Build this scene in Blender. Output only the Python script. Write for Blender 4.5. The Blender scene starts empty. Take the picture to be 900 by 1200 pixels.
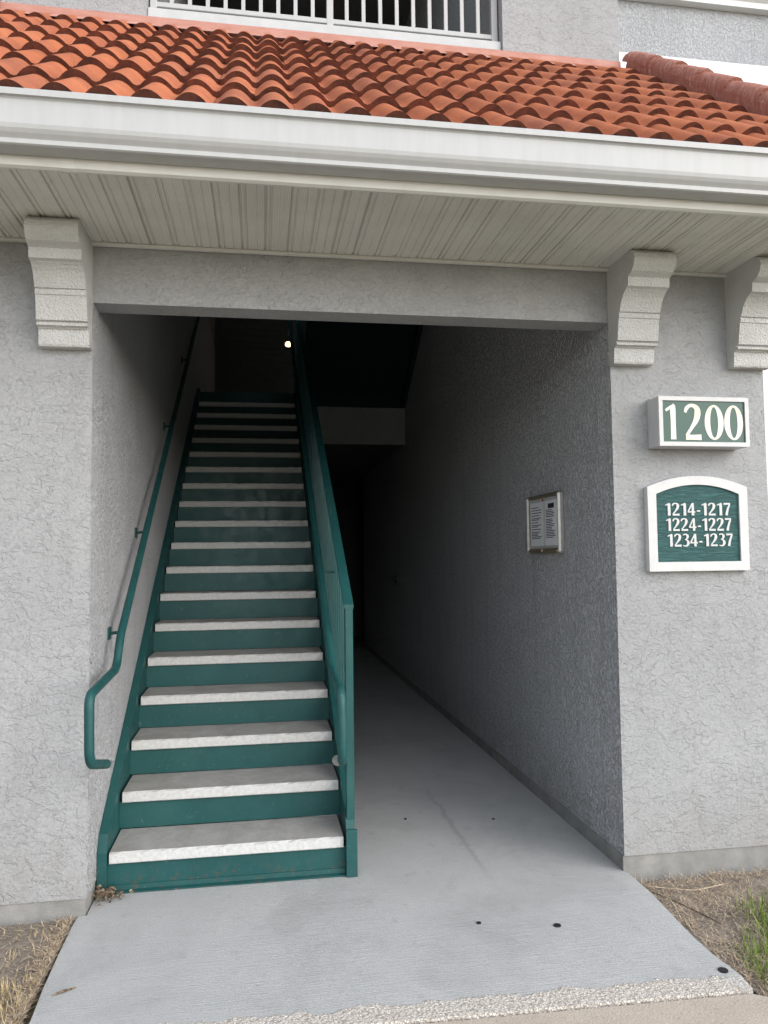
import bpy, math, random
from mathutils import Vector, Matrix
random.seed(7)
S = bpy.context.scene
COL = S.collection

# ------------------------------------------------------------------ camera, sky, sun, exposure
CAM = Vector((0.7187, -3.4521, 1.4799))
RT = Vector((0.9872941, -0.15847555, -0.01165628))
UP = Vector((0.00234591, -0.05881014, 0.99826643))
FW = Vector((0.15888633, 0.9856099, 0.05769113))
cam = bpy.data.cameras.new('camera')
cam.sensor_fit = 'HORIZONTAL'; cam.sensor_width = 36.0; cam.lens = 36.0 * 900.78 / 900.0
cam.clip_start = 0.05; cam.clip_end = 2000
co = bpy.data.objects.new('camera', cam); COL.objects.link(co)
co.matrix_world = Matrix(((RT.x, UP.x, -FW.x, CAM.x), (RT.y, UP.y, -FW.y, CAM.y), (RT.z, UP.z, -FW.z, CAM.z), (0, 0, 0, 1)))
S.camera = co

SUN_EL, SUN_AZ = math.radians(30), math.radians(135)      # azimuth clockwise from +Y: to the right and behind the camera
world = bpy.data.worlds.new('World'); S.world = world; world.use_nodes = True
wn, wl = world.node_tree.nodes, world.node_tree.links
bg = wn['Background']
sky = wn.new('ShaderNodeTexSky'); sky.sky_type = 'NISHITA'; sky.sun_disc = False
sky.sun_elevation = SUN_EL; sky.sun_rotation = SUN_AZ
sky.air_density = 1.0; sky.dust_density = 1.5; sky.ozone_density = 1.0
hs = wn.new('ShaderNodeHueSaturation'); hs.inputs['Saturation'].default_value = 0.45
wl.new(sky.outputs[0], hs.inputs['Color']); wl.new(hs.outputs[0], bg.inputs['Color'])
bg.inputs['Strength'].default_value = 0.15
sl = bpy.data.lights.new('sun', 'SUN'); sl.energy = 1.2; sl.angle = math.radians(112); sl.color = (1.0, 0.99, 0.985)
so = bpy.data.objects.new('sun', sl); COL.objects.link(so)
sd = Vector((math.sin(SUN_AZ) * math.cos(SUN_EL), math.cos(SUN_AZ) * math.cos(SUN_EL), math.sin(SUN_EL)))
so.rotation_euler = (-sd).to_track_quat('-Z', 'Y').to_euler(); so.location = sd * 30
S.view_settings.view_transform = 'Standard'; S.view_settings.look = 'None'
S.view_settings.gamma = 1.0; S.view_settings.use_curve_mapping = False
S.view_settings.exposure = 1.08

# ------------------------------------------------------------------ materials
def srgb(r, g, b):
    f = lambda c: (c / 255 / 12.92) if c / 255 <= 0.04045 else ((c / 255 + 0.055) / 1.055) ** 2.4
    return (f(r), f(g), f(b), 1)

class M:
    """small node-graph helper around one Principled material; textures run on world position"""
    def __init__(s, name, rough=0.7, spec=0.3, metal=0.0):
        s.m = bpy.data.materials.new(name); s.m.use_nodes = True
        s.n, s.l = s.m.node_tree.nodes, s.m.node_tree.links
        s.b = s.n['Principled BSDF']
        s.b.inputs['Roughness'].default_value = rough
        s.b.inputs['Specular IOR Level'].default_value = spec
        s.b.inputs['Metallic'].default_value = metal
        s.pos = s.n.new('ShaderNodeNewGeometry').outputs['Position']
    def vec(s, scale=(1, 1, 1), rot=(0, 0, 0), src=None):
        mp = s.n.new('ShaderNodeMapping'); mp.inputs['Scale'].default_value = scale; mp.inputs['Rotation'].default_value = rot
        s.l.new(src or s.pos, mp.inputs['Vector']); return mp.outputs[0]
    def noise(s, scale, detail=3, rough=0.55, dist=0.0, vec=None):
        t = s.n.new('ShaderNodeTexNoise'); t.inputs['Scale'].default_value = scale; t.inputs['Detail'].default_value = detail
        t.inputs['Roughness'].default_value = rough; t.inputs['Distortion'].default_value = dist
        s.l.new(vec or s.pos, t.inputs['Vector']); return t.outputs['Fac']
    def voro(s, scale, feature='F1', vec=None, out='Distance'):
        t = s.n.new('ShaderNodeTexVoronoi'); t.feature = feature; t.inputs['Scale'].default_value = scale
        s.l.new(vec or s.pos, t.inputs['Vector']); return t.outputs[out]
    def rng(s, v, a, b, c=0.0, d=1.0, smooth=False):
        t = s.n.new('ShaderNodeMapRange'); t.interpolation_type = 'SMOOTHSTEP' if smooth else 'LINEAR'
        for i, x in enumerate((a, b, c, d)): t.inputs[i + 1].default_value = x
        s.l.new(v, t.inputs[0]); return t.outputs[0]
    def math(s, op, a, b=None):
        t = s.n.new('ShaderNodeMath'); t.operation = op
        for i, x in enumerate((a, b)):
            if x is None: continue
            if isinstance(x, (int, float)): t.inputs[i].default_value = x
            else: s.l.new(x, t.inputs[i])
        return t.outputs[0]
    def mix(s, f, a, b):
        t = s.n.new('ShaderNodeMix'); t.data_type = 'RGBA'
        for sock, x in ((t.inputs[0], f), (t.inputs[6], a), (t.inputs[7], b)):
            if isinstance(x, (int, float)): sock.default_value = x
            elif isinstance(x, tuple): sock.default_value = x if len(x) == 4 else (*x, 1)
            else: s.l.new(x, sock)
        return t.outputs[2]
    def xyz(s):
        t = s.n.new('ShaderNodeSeparateXYZ'); s.l.new(s.pos, t.inputs[0]); return t.outputs
    def rand(s): return s.n.new('ShaderNodeObjectInfo').outputs['Random']
    def color(s, c):
        if isinstance(c, tuple): s.b.inputs['Base Color'].default_value = c if len(c) == 4 else (*c, 1)
        else: s.l.new(c, s.b.inputs['Base Color'])
        return s
    def rough(s, v): s.l.new(v, s.b.inputs['Roughness']); return s
    def bump(s, h, strength=0.5, dist=0.01):
        t = s.n.new('ShaderNodeBump'); t.inputs['Strength'].default_value = strength; t.inputs['Distance'].default_value = dist
        s.l.new(h, t.inputs['Height']); s.l.new(t.outputs[0], s.b.inputs['Normal']); return s
    def emit(s, c, k): s.b.inputs['Emission Color'].default_value = c; s.b.inputs['Emission Strength'].default_value = k; return s

def stucco(name, c1, c2, kind):
    k = M(name, 0.85, 0.2)
    blot = k.noise(1.1, 4, 0.6); fine = k.noise(260, 2)
    if kind == 'coarse':
        v = k.vec((1, 1, 1.45), (0, math.radians(35), 0))
        a = k.rng(k.noise(11, 4, 0.6, 0.7, v), 0.485, 0.51, smooth=True)
        b = k.rng(k.noise(23, 4, 0.62, 0.6, v), 0.505, 0.535, smooth=True)
        b = k.math('MULTIPLY', b, k.rng(k.noise(7, 2), 0.38, 0.62, 0.1, 1))
        d = k.rng(k.noise(41, 3, 0.6, 0.4, v), 0.52, 0.57, smooth=True)
        c = k.noise(78, 3, 0.6)
        h = k.math('ADD', k.math('ADD', k.math('MULTIPLY', a, 0.26), k.math('MULTIPLY', b, 0.26)), k.math('ADD', k.math('MULTIPLY', d, 0.12), k.math('ADD', k.math('MULTIPLY', c, 0.36), k.math('MULTIPLY', fine, 0.14))))
        k.bump(h, 1.0, 0.0072)
    else:
        v = k.vec((1, 1, 0.6))
        a = k.rng(k.noise(62, 3, 0.6, 0.5, v), 0.42, 0.58, smooth=True)
        c = k.noise(110, 3, 0.6)
        h = k.math('ADD', k.math('MULTIPLY', a, 0.8), k.math('ADD', k.math('MULTIPLY', c, 0.5), k.math('MULTIPLY', fine, 0.1)))
        k.bump(h, 1.0, 0.007 if 'pale' in name else 0.015)
    col = k.mix(k.rng(blot, 0.3, 0.7), c1, c2)
    col = k.mix(k.rng(k.noise(70, 4, 0.65), 0.36, 0.64, 0, 0.12 if 'pale' in name else 0.40), col, tuple(0.76 * q for q in c1[:3]) + (1,))   # dark flecks painted in for the shading of the relief
    streak = k.noise(3.0, 5, 0.65, 0.2, k.vec((3.2, 3.2, 0.28)))                       # faint rain streaks and grime
    col = k.mix(k.rng(streak, 0.50, 0.78, 0, 0.30), col, (0.255, 0.25, 0.24, 1))
    col = k.mix(k.rng(k.noise(2.3, 5, 0.7), 0.56, 0.76, 0, 0.22), col, (0.48, 0.48, 0.475, 1))
    z = k.xyz()[2]
    dirt = k.math('MULTIPLY', k.rng(z, 0.45, 0.05, 0, 1), k.rng(k.noise(6, 5, 0.7), 0.36, 0.7, 0.05, 0.55))   # splashed-up soil at the foot of the wall
    col = k.mix(dirt, col, (0.27, 0.25, 0.22, 1))
    k.color(col); return k.m

MAT = {}
MAT['stucco'] = stucco('grey_stucco', (0.338, 0.343, 0.350, 1), (0.40, 0.405, 0.411, 1), 'coarse')
MAT['stucco_in'] = stucco('passage_stucco_lightened', (0.55, 0.555, 0.58, 1), (0.61, 0.615, 0.635, 1), 'fine')  # facade paint lightened to stand in for missing light in the passage
MAT['stucco_pale'] = stucco('pale_stucco', (0.42, 0.43, 0.455, 1), (0.48, 0.49, 0.51, 1), 'fine')

def simple(key, c1, c2, rough=0.6, spec=0.3, scale=8, bscale=120, bstr=0.15, bdist=0.002, metal=0):
    k = M(key, rough, spec, metal)
    k.color(k.mix(k.rng(k.noise(scale, 4, 0.6), 0.3, 0.7), c1, c2))
    k.bump(k.noise(bscale, 3), bstr, bdist)
    MAT[key] = k.m; return k
simple('corbel_foam', (0.52, 0.52, 0.512, 1), (0.60, 0.60, 0.59, 1), 0.85, 0.2, 6, 120, 1.0, 0.010)
k = M('white_metal', 0.42, 0.4)
c = k.mix(k.rng(k.noise(5, 4, 0.6, 0, k.vec((6, 6, 0.8))), 0.35, 0.7), (0.41, 0.415, 0.415, 1), (0.44, 0.445, 0.445, 1))
c = k.mix(k.rng(k.noise(9, 5, 0.7, 0, k.vec((5, 5, 1))), 0.60, 0.78, 0, 0.15), c, (0.40, 0.385, 0.35, 1))
k.color(c).bump(k.noise(4, 2), 0.12, 0.01); MAT['white_metal'] = k.m
simple('white_vinyl', (0.70, 0.70, 0.71, 1), (0.74, 0.74, 0.75, 1), 0.4, 0.4)
simple('plinth_concrete', (0.20, 0.20, 0.19, 1), (0.30, 0.295, 0.28, 1), 0.9, 0.2, 9, 160, 0.5, 0.004)
simple('sill_paint', (0.46, 0.475, 0.48, 1), (0.53, 0.54, 0.545, 1), 0.8, 0.2, 10, 200, 0.3, 0.002)
simple('slab_edge', (0.30, 0.31, 0.31, 1), (0.35, 0.36, 0.36, 1), 0.9, 0.2)
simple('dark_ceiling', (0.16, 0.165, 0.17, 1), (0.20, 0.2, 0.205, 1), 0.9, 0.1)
simple('aluminium', (0.55, 0.53, 0.50, 1), (0.68, 0.66, 0.63, 1), 0.32, 0.5, 30, 300, 0.05, 0.001, 0.9)
simple('brass', (0.40, 0.33, 0.22, 1), (0.5, 0.42, 0.3, 1), 0.4, 0.5, 30, 300, 0.05, 0.001, 0.8)
simple('black_rubber', (0.012, 0.012, 0.013, 1), (0.02, 0.02, 0.02, 1), 0.7, 0.3)
simple('dark_fitting', (0.05, 0.05, 0.05, 1), (0.09, 0.085, 0.08, 1), 0.5, 0.4)
simple('paper', (0.82, 0.82, 0.86, 1), (0.85, 0.85, 0.88, 1), 0.7, 0.2)
simple('ink', (0.04, 0.04, 0.06, 1), (0.06, 0.06, 0.08, 1), 0.8, 0.1)
simple('red_pin', (0.5, 0.04, 0.03, 1), (0.5, 0.05, 0.03, 1), 0.5, 0.3)
simple('sign_white', (0.54, 0.54, 0.54, 1), (0.60, 0.60, 0.595, 1), 0.45, 0.35, 20)
simple('sign_box_grey', (0.50, 0.50, 0.51, 1), (0.55, 0.55, 0.56, 1), 0.4, 0.4)
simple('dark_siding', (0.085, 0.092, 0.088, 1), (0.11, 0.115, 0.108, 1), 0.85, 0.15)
simple('shaded_green_steel', (0.008, 0.020, 0.024, 1), (0.012, 0.028, 0.032, 1), 0.6, 0.3)  # the stairs' green paint, darkened to put the upper flight in shade
simple('stub_wood', (0.3, 0.25, 0.2, 1), (0.35, 0.3, 0.25, 1), 0.8, 0.2)
simple('mortar', (0.055, 0.032, 0.026, 1), (0.11, 0.06, 0.045, 1), 0.95, 0.1, 25, 80, 0.8, 0.01)

k = M('green_sign_face', 0.22, 0.28)
k.color(k.mix(k.noise(6, 2), (0.034, 0.086, 0.07, 1), (0.048, 0.108, 0.088, 1))); MAT['sign_green'] = k.m
k = M('sign_numeral', 0.3, 0.5)
k.color(k.mix(k.rng(k.noise(9, 2), 0.4, 0.65), (0.66, 0.65, 0.63, 1), (0.70, 0.66, 0.48, 1))); MAT['numeral'] = k.m
k = M('carved_green_board', 0.55, 0.3)
g = k.noise(9, 5, 0.65, 1.2, k.vec((1.2, 1, 14)))
k.color(k.mix(k.rng(g, 0.46, 0.62), (0.012, 0.060, 0.060, 1), (0.032, 0.115, 0.110, 1)))
k.bump(g, 0.6, 0.006); MAT['board_green'] = k.m

k = M('green_paint', 0.42, 0.4)
w = k.rng(k.noise(3.2, 5, 0.65), 0.35, 0.7)
c = k.mix(w, (0.007, 0.060, 0.060, 1), (0.012, 0.077, 0.076, 1))
sc_ = k.rng(k.noise(22, 6, 0.78, 0.8), 0.62, 0.70)
c = k.mix(k.math('MULTIPLY', sc_, 0.45), c, (0.13, 0.19, 0.175, 1))
c = k.mix(k.rng(k.noise(2.0, 5, 0.7, 0.3), 0.52, 0.75, 0, 0.5), c, (0.026, 0.098, 0.089, 1))
rust = k.math('MULTIPLY', k.rng(k.noise(34, 5, 0.75), 0.56, 0.66), k.rng(k.xyz()[2], 0.10, 0.0))
c = k.mix(rust, c, (0.11, 0.055, 0.03, 1))
c = k.mix(k.rng(k.noise(120, 2), 0.72, 0.76, 0, 0.8), c, (0.30, 0.31, 0.28, 1))
k.color(c).rough(k.rng(k.noise(14, 4), 0.3, 0.7, 0.36, 0.6)).bump(k.noise(70, 3), 0.12, 0.003); MAT['green'] = k.m

k = M('tread_concrete', 0.92, 0.15)
st = k.rng(k.noise(6, 5, 0.7, 0.6), 0.38, 0.68)
nz = k.n.new('ShaderNodeNewGeometry'); sp = k.n.new('ShaderNodeSeparateXYZ'); k.l.new(nz.outputs['Normal'], sp.inputs[0])
top = k.rng(sp.outputs[2], 0.6, 0.95)                                  # foot-worn, dirty walking surface; sheltered-top shade also painted into the colour
c = k.mix(k.rng(k.noise(60, 3), 0.35, 0.65), (0.48, 0.48, 0.468, 1), (0.56, 0.56, 0.545, 1))
c = k.mix(k.math('MULTIPLY', top, k.rng(st, 0, 1, 0.62, 0.92)), c, (0.245, 0.238, 0.22, 1))
c = k.mix(k.rng(k.noise(130, 2), 0.68, 0.74, 0, 0.6), c, (0.2, 0.18, 0.15, 1))
k.color(c).bump(k.noise(140, 4, 0.6), 0.45, 0.004); MAT['tread'] = k.m

k = M('terracotta_tile', 0.8, 0.2)
rd = k.rand()
c = k.mix(rd, (0.38, 0.118, 0.050, 1), (0.45, 0.158, 0.074, 1))
c = k.mix(k.rng(k.noise(7, 5, 0.65), 0.42, 0.72, 0, 0.65), c, (0.27, 0.083, 0.05, 1))
c = k.mix(k.rng(k.noise(60, 3), 0.58, 0.70, 0, 0.55), c, (0.15, 0.06, 0.04, 1))
c = k.mix(k.rng(k.noise(1.9, 5, 0.7), 0.46, 0.66, 0, 0.55), c, (0.19, 0.06, 0.035, 1))
c = k.mix(k.rng(rd, 0.78, 0.80, 0, 0.30), c, (0.20, 0.07, 0.045, 1))
k.color(c).bump(k.noise(90, 4), 0.35, 0.004); MAT['tile'] = k.m
k = M('weathered_tile_edge', 0.95, 0.1)
c = k.mix(k.rng(k.noise(16, 4, 0.7), 0.35, 0.65), (0.175, 0.062, 0.042, 1), (0.075, 0.036, 0.028, 1))
k.color(c).bump(k.noise(80, 4), 0.5, 0.004); MAT['tile_edge'] = k.m
k = M('rake_mortar', 0.95, 0.1)
v = k.vec((1, 5, 1))
c = k.mix(k.rng(k.noise(5, 5, 0.7, 0.8, v), 0.35, 0.65), (0.31, 0.125, 0.092, 1), (0.39, 0.19, 0.15, 1))
c = k.mix(k.rng(k.noise(11, 5, 0.7, 1.0, v), 0.54, 0.70, 0, 0.75), c, (0.58, 0.42, 0.38, 1))
k.color(c).bump(k.noise(22, 5, 0.7, 0.5), 0.8, 0.02); MAT['rake'] = k.m
k = M('flashing_pink', 0.6, 0.3)
k.color(k.mix(k.rng(k.noise(7, 5, 0.7, 0, k.vec((1, 1, 3))), 0.35, 0.65), (0.40, 0.185, 0.14, 1), (0.48, 0.25, 0.20, 1))); MAT['flashing'] = k.m

# soffit vinyl with fine perforations
k = M('soffit_vinyl', 0.55, 0.3)
v = k.vec((1, 1, 1), (0, 0, math.radians(45)))
ck = k.n.new('ShaderNodeTexChecker'); ck.inputs['Scale'].default_value = 210; k.l.new(v, ck.inputs['Vector'])
X, Y, Z = k.xyz()
dots = k.math('MULTIPLY', ck.outputs['Fac'], k.rng(k.noise(3, 2), 0.3, 0.7, 0.5, 1.0))
c = k.mix(k.rng(k.noise(5, 4), 0.3, 0.7), (0.70, 0.69, 0.65, 1), (0.76, 0.75, 0.71, 1))
k.color(k.mix(k.math('MULTIPLY', dots, 0.5), c, (0.24, 0.23, 0.21, 1))); MAT['soffit'] = k.m
simple('soffit_trim', (0.64, 0.635, 0.61, 1), (0.70, 0.695, 0.67, 1), 0.5, 0.3)

# painted walk slab
k = M('painted_walk', 0.75, 0.25)
X, Y, Z = k.xyz()
broom = k.noise(14, 3, 0.6, 0.15, k.vec((0.35, 16, 1)))
c = k.mix(k.rng(k.noise(2.2, 5, 0.65), 0.3, 0.7), (0.405, 0.408, 0.402, 1), (0.505, 0.508, 0.50, 1))
c = k.mix(k.rng(broom, 0.38, 0.66, 0, 0.6), c, (0.50, 0.51, 0.51, 1))
c = k.mix(k.rng(k.noise(1.7, 6, 0.72, 0.4), 0.50, 0.72, 0, 0.45), c, (0.27, 0.272, 0.265, 1))
c = k.mix(k.rng(k.noise(9, 5, 0.7), 0.58, 0.74, 0, 0.45), c, (0.24, 0.242, 0.235, 1))
c = k.mix(k.rng(k.noise(95, 2, 0.5), 0.70, 0.75, 0, 0.6), c, (0.16, 0.155, 0.145, 1))
c = k.mix(k.rng(k.noise(42, 4, 0.7), 0.70, 0.76, 0, 0.5), c, (0.55, 0.54, 0.51, 1))
c = k.mix(k.rng(k.noise(150, 3, 0.6), 0.35, 0.65, 0, 0.45), c, (0.27, 0.275, 0.272, 1))
wob = k.math('MULTIPLY', k.math('SUBTRACT', k.noise(3.5, 3), 0.5), 0.14)
dx = k.math('ABSOLUTE', k.math('ADD', k.math('SUBTRACT', X, 1.755), wob))
crack = k.math('MULTIPLY', k.rng(dx, 0.0, 0.022, 0.3, 0), k.math('MULTIPLY', k.rng(Y, 0.0, 0.3), k.rng(Y, 1.6, 1.1)))
c = k.mix(crack, c, (0.13, 0.135, 0.13, 1))
edge = k.math('ADD', k.math('ADD', k.math('MULTIPLY', X, 0.030), Y), 0.825)          # where the paint has worn off along the lip
edge = k.math('ADD', edge, k.math('MULTIPLY', k.math('SUBTRACT', k.noise(6, 4, 0.6), 0.5), 0.13))
edge = k.math('ADD', edge, k.math('MULTIPLY', k.math('SUBTRACT', k.noise(40, 2, 0.6), 0.5), 0.03))
bare = k.rng(edge, 0.006, -0.006)
sv = k.vec((1, 1.5, 1), (0, 0, .4))
shell = k.mix(k.rng(k.voro(88, 'DISTANCE_TO_EDGE', sv), 0.05, 0.16), (0.36, 0.31, 0.26, 1), k.mix(k.rng(k.noise(70, 2), 0.35, 0.65), (0.58, 0.55, 0.50, 1), (0.74, 0.72, 0.68, 1)))
shell = k.mix(k.rng(k.noise(26, 3), 0.60, 0.72, 0, 0.8), shell, (0.33, 0.29, 0.24, 1))
c = k.mix(bare, c, shell)
side = k.rng(k.math('ADD', X, k.math('MULTIPLY', k.math('SUBTRACT', k.noise(11, 4), 0.5), 0.10)), 2.305, 2.325, 0, 0.35)
side = k.math('MULTIPLY', side, k.rng(Y, 0.0, -0.1))
c = k.mix(side, c, (0.45, 0.46, 0.45, 1))
k.color(c).bump(k.math('ADD', broom, k.math('ADD', k.math('MULTIPLY', k.noise(150, 3), 0.5), k.math('MULTIPLY', bare, k.voro(75, 'F1')))), 0.8, 0.005)
MAT['slab'] = k.m  # broom-finished, grey-painted
k = M('beige_sidewalk', 0.9, 0.2)
c = k.mix(k.rng(k.noise(3, 5, 0.65), 0.3, 0.7), (0.40, 0.345, 0.285, 1), (0.47, 0.41, 0.345, 1))
c = k.mix(k.rng(k.voro(110), 0.30, 0.18, 0, 0.6), c, (0.58, 0.53, 0.46, 1))
c = k.mix(k.rng(k.noise(60, 3), 0.62, 0.72, 0, 0.5), c, (0.22, 0.18, 0.14, 1))
k.color(c).bump(k.noise(120, 4), 0.5, 0.005); MAT['sidewalk'] = k.m
k = M('bare_soil', 0.95, 0.1)
c = k.mix(k.rng(k.noise(5, 5, 0.7), 0.35, 0.65), (0.24, 0.205, 0.17, 1), (0.36, 0.31, 0.26, 1))
c = k.mix(k.rng(k.noise(55, 4, 0.7), 0.55, 0.7, 0, 0.7), c, (0.36, 0.30, 0.23, 1))
k.color(c).bump(k.noise(40, 5, 0.7), 0.9, 0.03); MAT['soil'] = k.m
k = M('lawn_ground', 0.95, 0.1)
k.color(k.mix(k.rng(k.noise(0.6, 5, 0.7), 0.35, 0.65), (0.17, 0.16, 0.09, 1), (0.25, 0.22, 0.14, 1))); MAT['lawn'] = k.m

def blade_mat(key, c1, c2, c3):
    k = M(key, 0.8, 0.15)
    n_ = k.noise(30, 2)
    k.color(k.mix(k.rng(k.noise(90, 2), 0.35, 0.65), k.mix(k.rng(n_, 0.35, 0.65), c1, c2), c3)); MAT[key] = k.m
blade_mat('dry_grass', (0.44, 0.32, 0.18, 1), (0.56, 0.45, 0.28, 1), (0.32, 0.26, 0.13, 1))
blade_mat('straw', (0.50, 0.40, 0.28, 1), (0.60, 0.51, 0.38, 1), (0.30, 0.22, 0.15, 1))
blade_mat('green_grass', (0.10, 0.19, 0.03, 1), (0.17, 0.26, 0.05, 1), (0.22, 0.25, 0.07, 1))
blade_mat('dead_leaf', (0.15, 0.10, 0.06, 1), (0.34, 0.28, 0.20, 1), (0.08, 0.055, 0.04, 1))
k = M('lit_bulb', 0.3, 0.3); k.color((0.9, 0.85, 0.7, 1)).emit((1.0, 0.64, 0.27, 1), 5.0); MAT['bulb'] = k.m
k = M('dark_glass', 0.06, 0.5); k.color((0.02, 0.025, 0.03, 1)); MAT['dark_glass'] = k.m
k = M('case_glass', 0.05, 0.5); k.color((1, 1, 1, 1)); k.b.inputs['Transmission Weight'].default_value = 1.0; k.b.inputs['IOR'].default_value = 1.02
MAT['glass'] = k.m

# ------------------------------------------------------------------ mesh helpers (all input in world metres)
WL = {}
class MB:
    def __init__(s): s.v, s.f, s.mi, s.sm = [], [], [], []
    def add(s, vs, fs, mi=0, smooth=False):
        o = len(s.v); s.v += [Vector(v) for v in vs]
        for f in fs:
            s.f.append([o + i for i in f]); s.mi.append(mi); s.sm.append(smooth)
        return s
    def box(s, x0, x1, y0, y1, z0, z1, mi=0, bev=0.0):
        if bev <= 0:
            v = [(x, y, z) for z in (z0, z1) for y in (y0, y1) for x in (x0, x1)]
            return s.add(v, [(0, 2, 3, 1), (4, 5, 7, 6), (0, 1, 5, 4), (2, 6, 7, 3), (0, 4, 6, 2), (1, 3, 7, 5)], mi)
        # chamfered box
        import itertools
        lo, hi = (x0, y0, z0), (x1, y1, z1); idx = {}; vs = []
        for c in itertools.product((0, 1), repeat=3):
            for ax in range(3):
                p = []
                for a in range(3):
                    e = hi[a] if c[a] else lo[a]
                    p.append(e if a == ax else (e - bev if c[a] else e + bev))
                idx[(c, ax)] = len(vs); vs.append(p)
        fs = []
        for ax in range(3):
            for side in (0, 1):
                o1, o2 = [a for a in range(3) if a != ax]
                q = []
                for (b1, b2) in ((0, 0), (1, 0), (1, 1), (0, 1)):
                    c = [0, 0, 0]; c[ax] = side; c[o1] = b1; c[o2] = b2; q.append(idx[(tuple(c), ax)])
                fs.append(q)
        for ax in range(3):
            o1, o2 = [a for a in range(3) if a != ax]
            for b1 in (0, 1):
                for b2 in (0, 1):
                    c0 = [0, 0, 0]; c1 = [0, 0, 0]; c1[ax] = 1
                    for c in (c0, c1): c[o1] = b1; c[o2] = b2
                    c0, c1 = tuple(c0), tuple(c1)
                    fs.append([idx[(c0, o1)], idx[(c1, o1)], idx[(c1, o2)], idx[(c0, o2)]])
        for c in itertools.product((0, 1), repeat=3): fs.append([idx[(c, 0)], idx[(c, 1)], idx[(c, 2)]])
        return s.add(vs, fs, mi)
    def prism_x(s, poly, x0, x1, mi=0):
        """poly of (y,z), extruded along x"""
        n = len(poly)
        v = [(x0, a, b) for a, b in poly] + [(x1, a, b) for a, b in poly]
        return s.add(v, [list(range(n)), list(range(2 * n - 1, n - 1, -1))] + [(i, (i + 1) % n, n + (i + 1) % n, n + i) for i in range(n)], mi)
    def prism_z(s, poly, z0, z1, mi=0):
        n = len(poly)
        v = [(a, b, z0) for a, b in poly] + [(a, b, z1) for a, b in poly]
        return s.add(v, [list(range(n)), list(range(2 * n - 1, n - 1, -1))] + [(i, (i + 1) % n, n + (i + 1) % n, n + i) for i in range(n)], mi)
    def tube(s, pts, r, seg=14, cap=True):
        pts = [Vector(p) for p in pts]; n = len(pts); rings = []
        ref = None
        for i, p in enumerate(pts):
            d = (pts[min(i + 1, n - 1)] - pts[max(i - 1, 0)]).normalized()
            if ref is None: ref = d.orthogonal().normalized()
            ref = (ref - d * ref.dot(d)).normalized(); b = d.cross(ref)
            rr = r[i] if isinstance(r, (list, tuple)) else r
            rings.append([p + (ref * math.cos(t) + b * math.sin(t)) * rr for t in [2 * math.pi * j / seg for j in range(seg)]])
        v = [q for ring in rings for q in ring]
        f = [(i * seg + j, i * seg + (j + 1) % seg, (i + 1) * seg + (j + 1) % seg, (i + 1) * seg + j) for i in range(n - 1) for j in range(seg)]
        s.add(v, f, 0, True)
        if cap: s.add(rings[0], [list(range(seg))[::-1]]); s.add(rings[-1], [list(range(seg))])
        return s
    def build(s, name, mats, parent=None, label=None, cat=None, group=None, kind=None, origin=None, fixn=True):
        if isinstance(mats, str): mats = [mats]
        if origin is None:
            lo = [min(v[a] for v in s.v) for a in range(3)]; hi = [max(v[a] for v in s.v) for a in range(3)]
            origin = Vector(((lo[0] + hi[0]) / 2, (lo[1] + hi[1]) / 2, lo[2]))
        origin = Vector(origin)
        me = bpy.data.meshes.new(name); me.from_pydata([v - origin for v in s.v], [], s.f)
        for m_ in mats: me.materials.append(MAT[m_])
        me.polygons.foreach_set('material_index', s.mi); me.polygons.foreach_set('use_smooth', s.sm)
        me.update()
        if fixn:
            import bmesh
            b = bmesh.new(); b.from_mesh(me); bmesh.ops.recalc_face_normals(b, faces=b.faces); b.to_mesh(me); b.free()
        o = bpy.data.objects.new(name, me); COL.objects.link(o)
        place(o, origin, parent); tag(o, label, cat, group, kind); return o
def place(o, w, parent):
    WL[o.name] = Vector(w)
    if parent: o.parent = parent; o.location = Vector(w) - WL[parent.name]
    else: o.location = w
def tag(o, label=None, cat=None, group=None, kind=None):
    for a, b in (('label', label), ('category', cat), ('group', group), ('kind', kind)):
        if b: o[a] = b
def empty(name, loc, label, cat, group=None):
    o = bpy.data.objects.new(name, None); COL.objects.link(o); place(o, loc, None); tag(o, label, cat, group); return o
def copy_to(src, w, parent):
    c = src.copy(); COL.objects.link(c); place(c, w, parent); return c
def fillet(pts, rad, n=6):
    out = [Vector(pts[0])]
    for a, b, c in zip(pts, pts[1:], pts[2:]):
        a, b, c = Vector(a), Vector(b), Vector(c)
        d1, d2 = (a - b), (c - b); r1 = min(rad, d1.length * .45, d2.length * .45)
        p, q = b + d1.normalized() * r1, b + d2.normalized() * r1
        for i in range(n + 1):
            t = i / n; out.append(p * (1 - t) ** 2 + b * 2 * t * (1 - t) + q * t * t)
    out.append(Vector(pts[-1])); return out

W = 2.393          # width of the stair opening
ZS = 2.864         # soffit level
ZH = 2.601         # underside of the header
PX0, PX1 = -0.812, 3.205      # outer edges of the two piers
R, G, Y1 = 0.178, 0.2896, 0.20
TH = math.radians(39.6); CT, ST = math.cos(TH), math.sin(TH)
EY, EZ, EXP, WV = -0.72, 3.142, 0.357, 0.1521      # eave crest line, course exposure, wave pitch
ZT = 7.6

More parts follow.
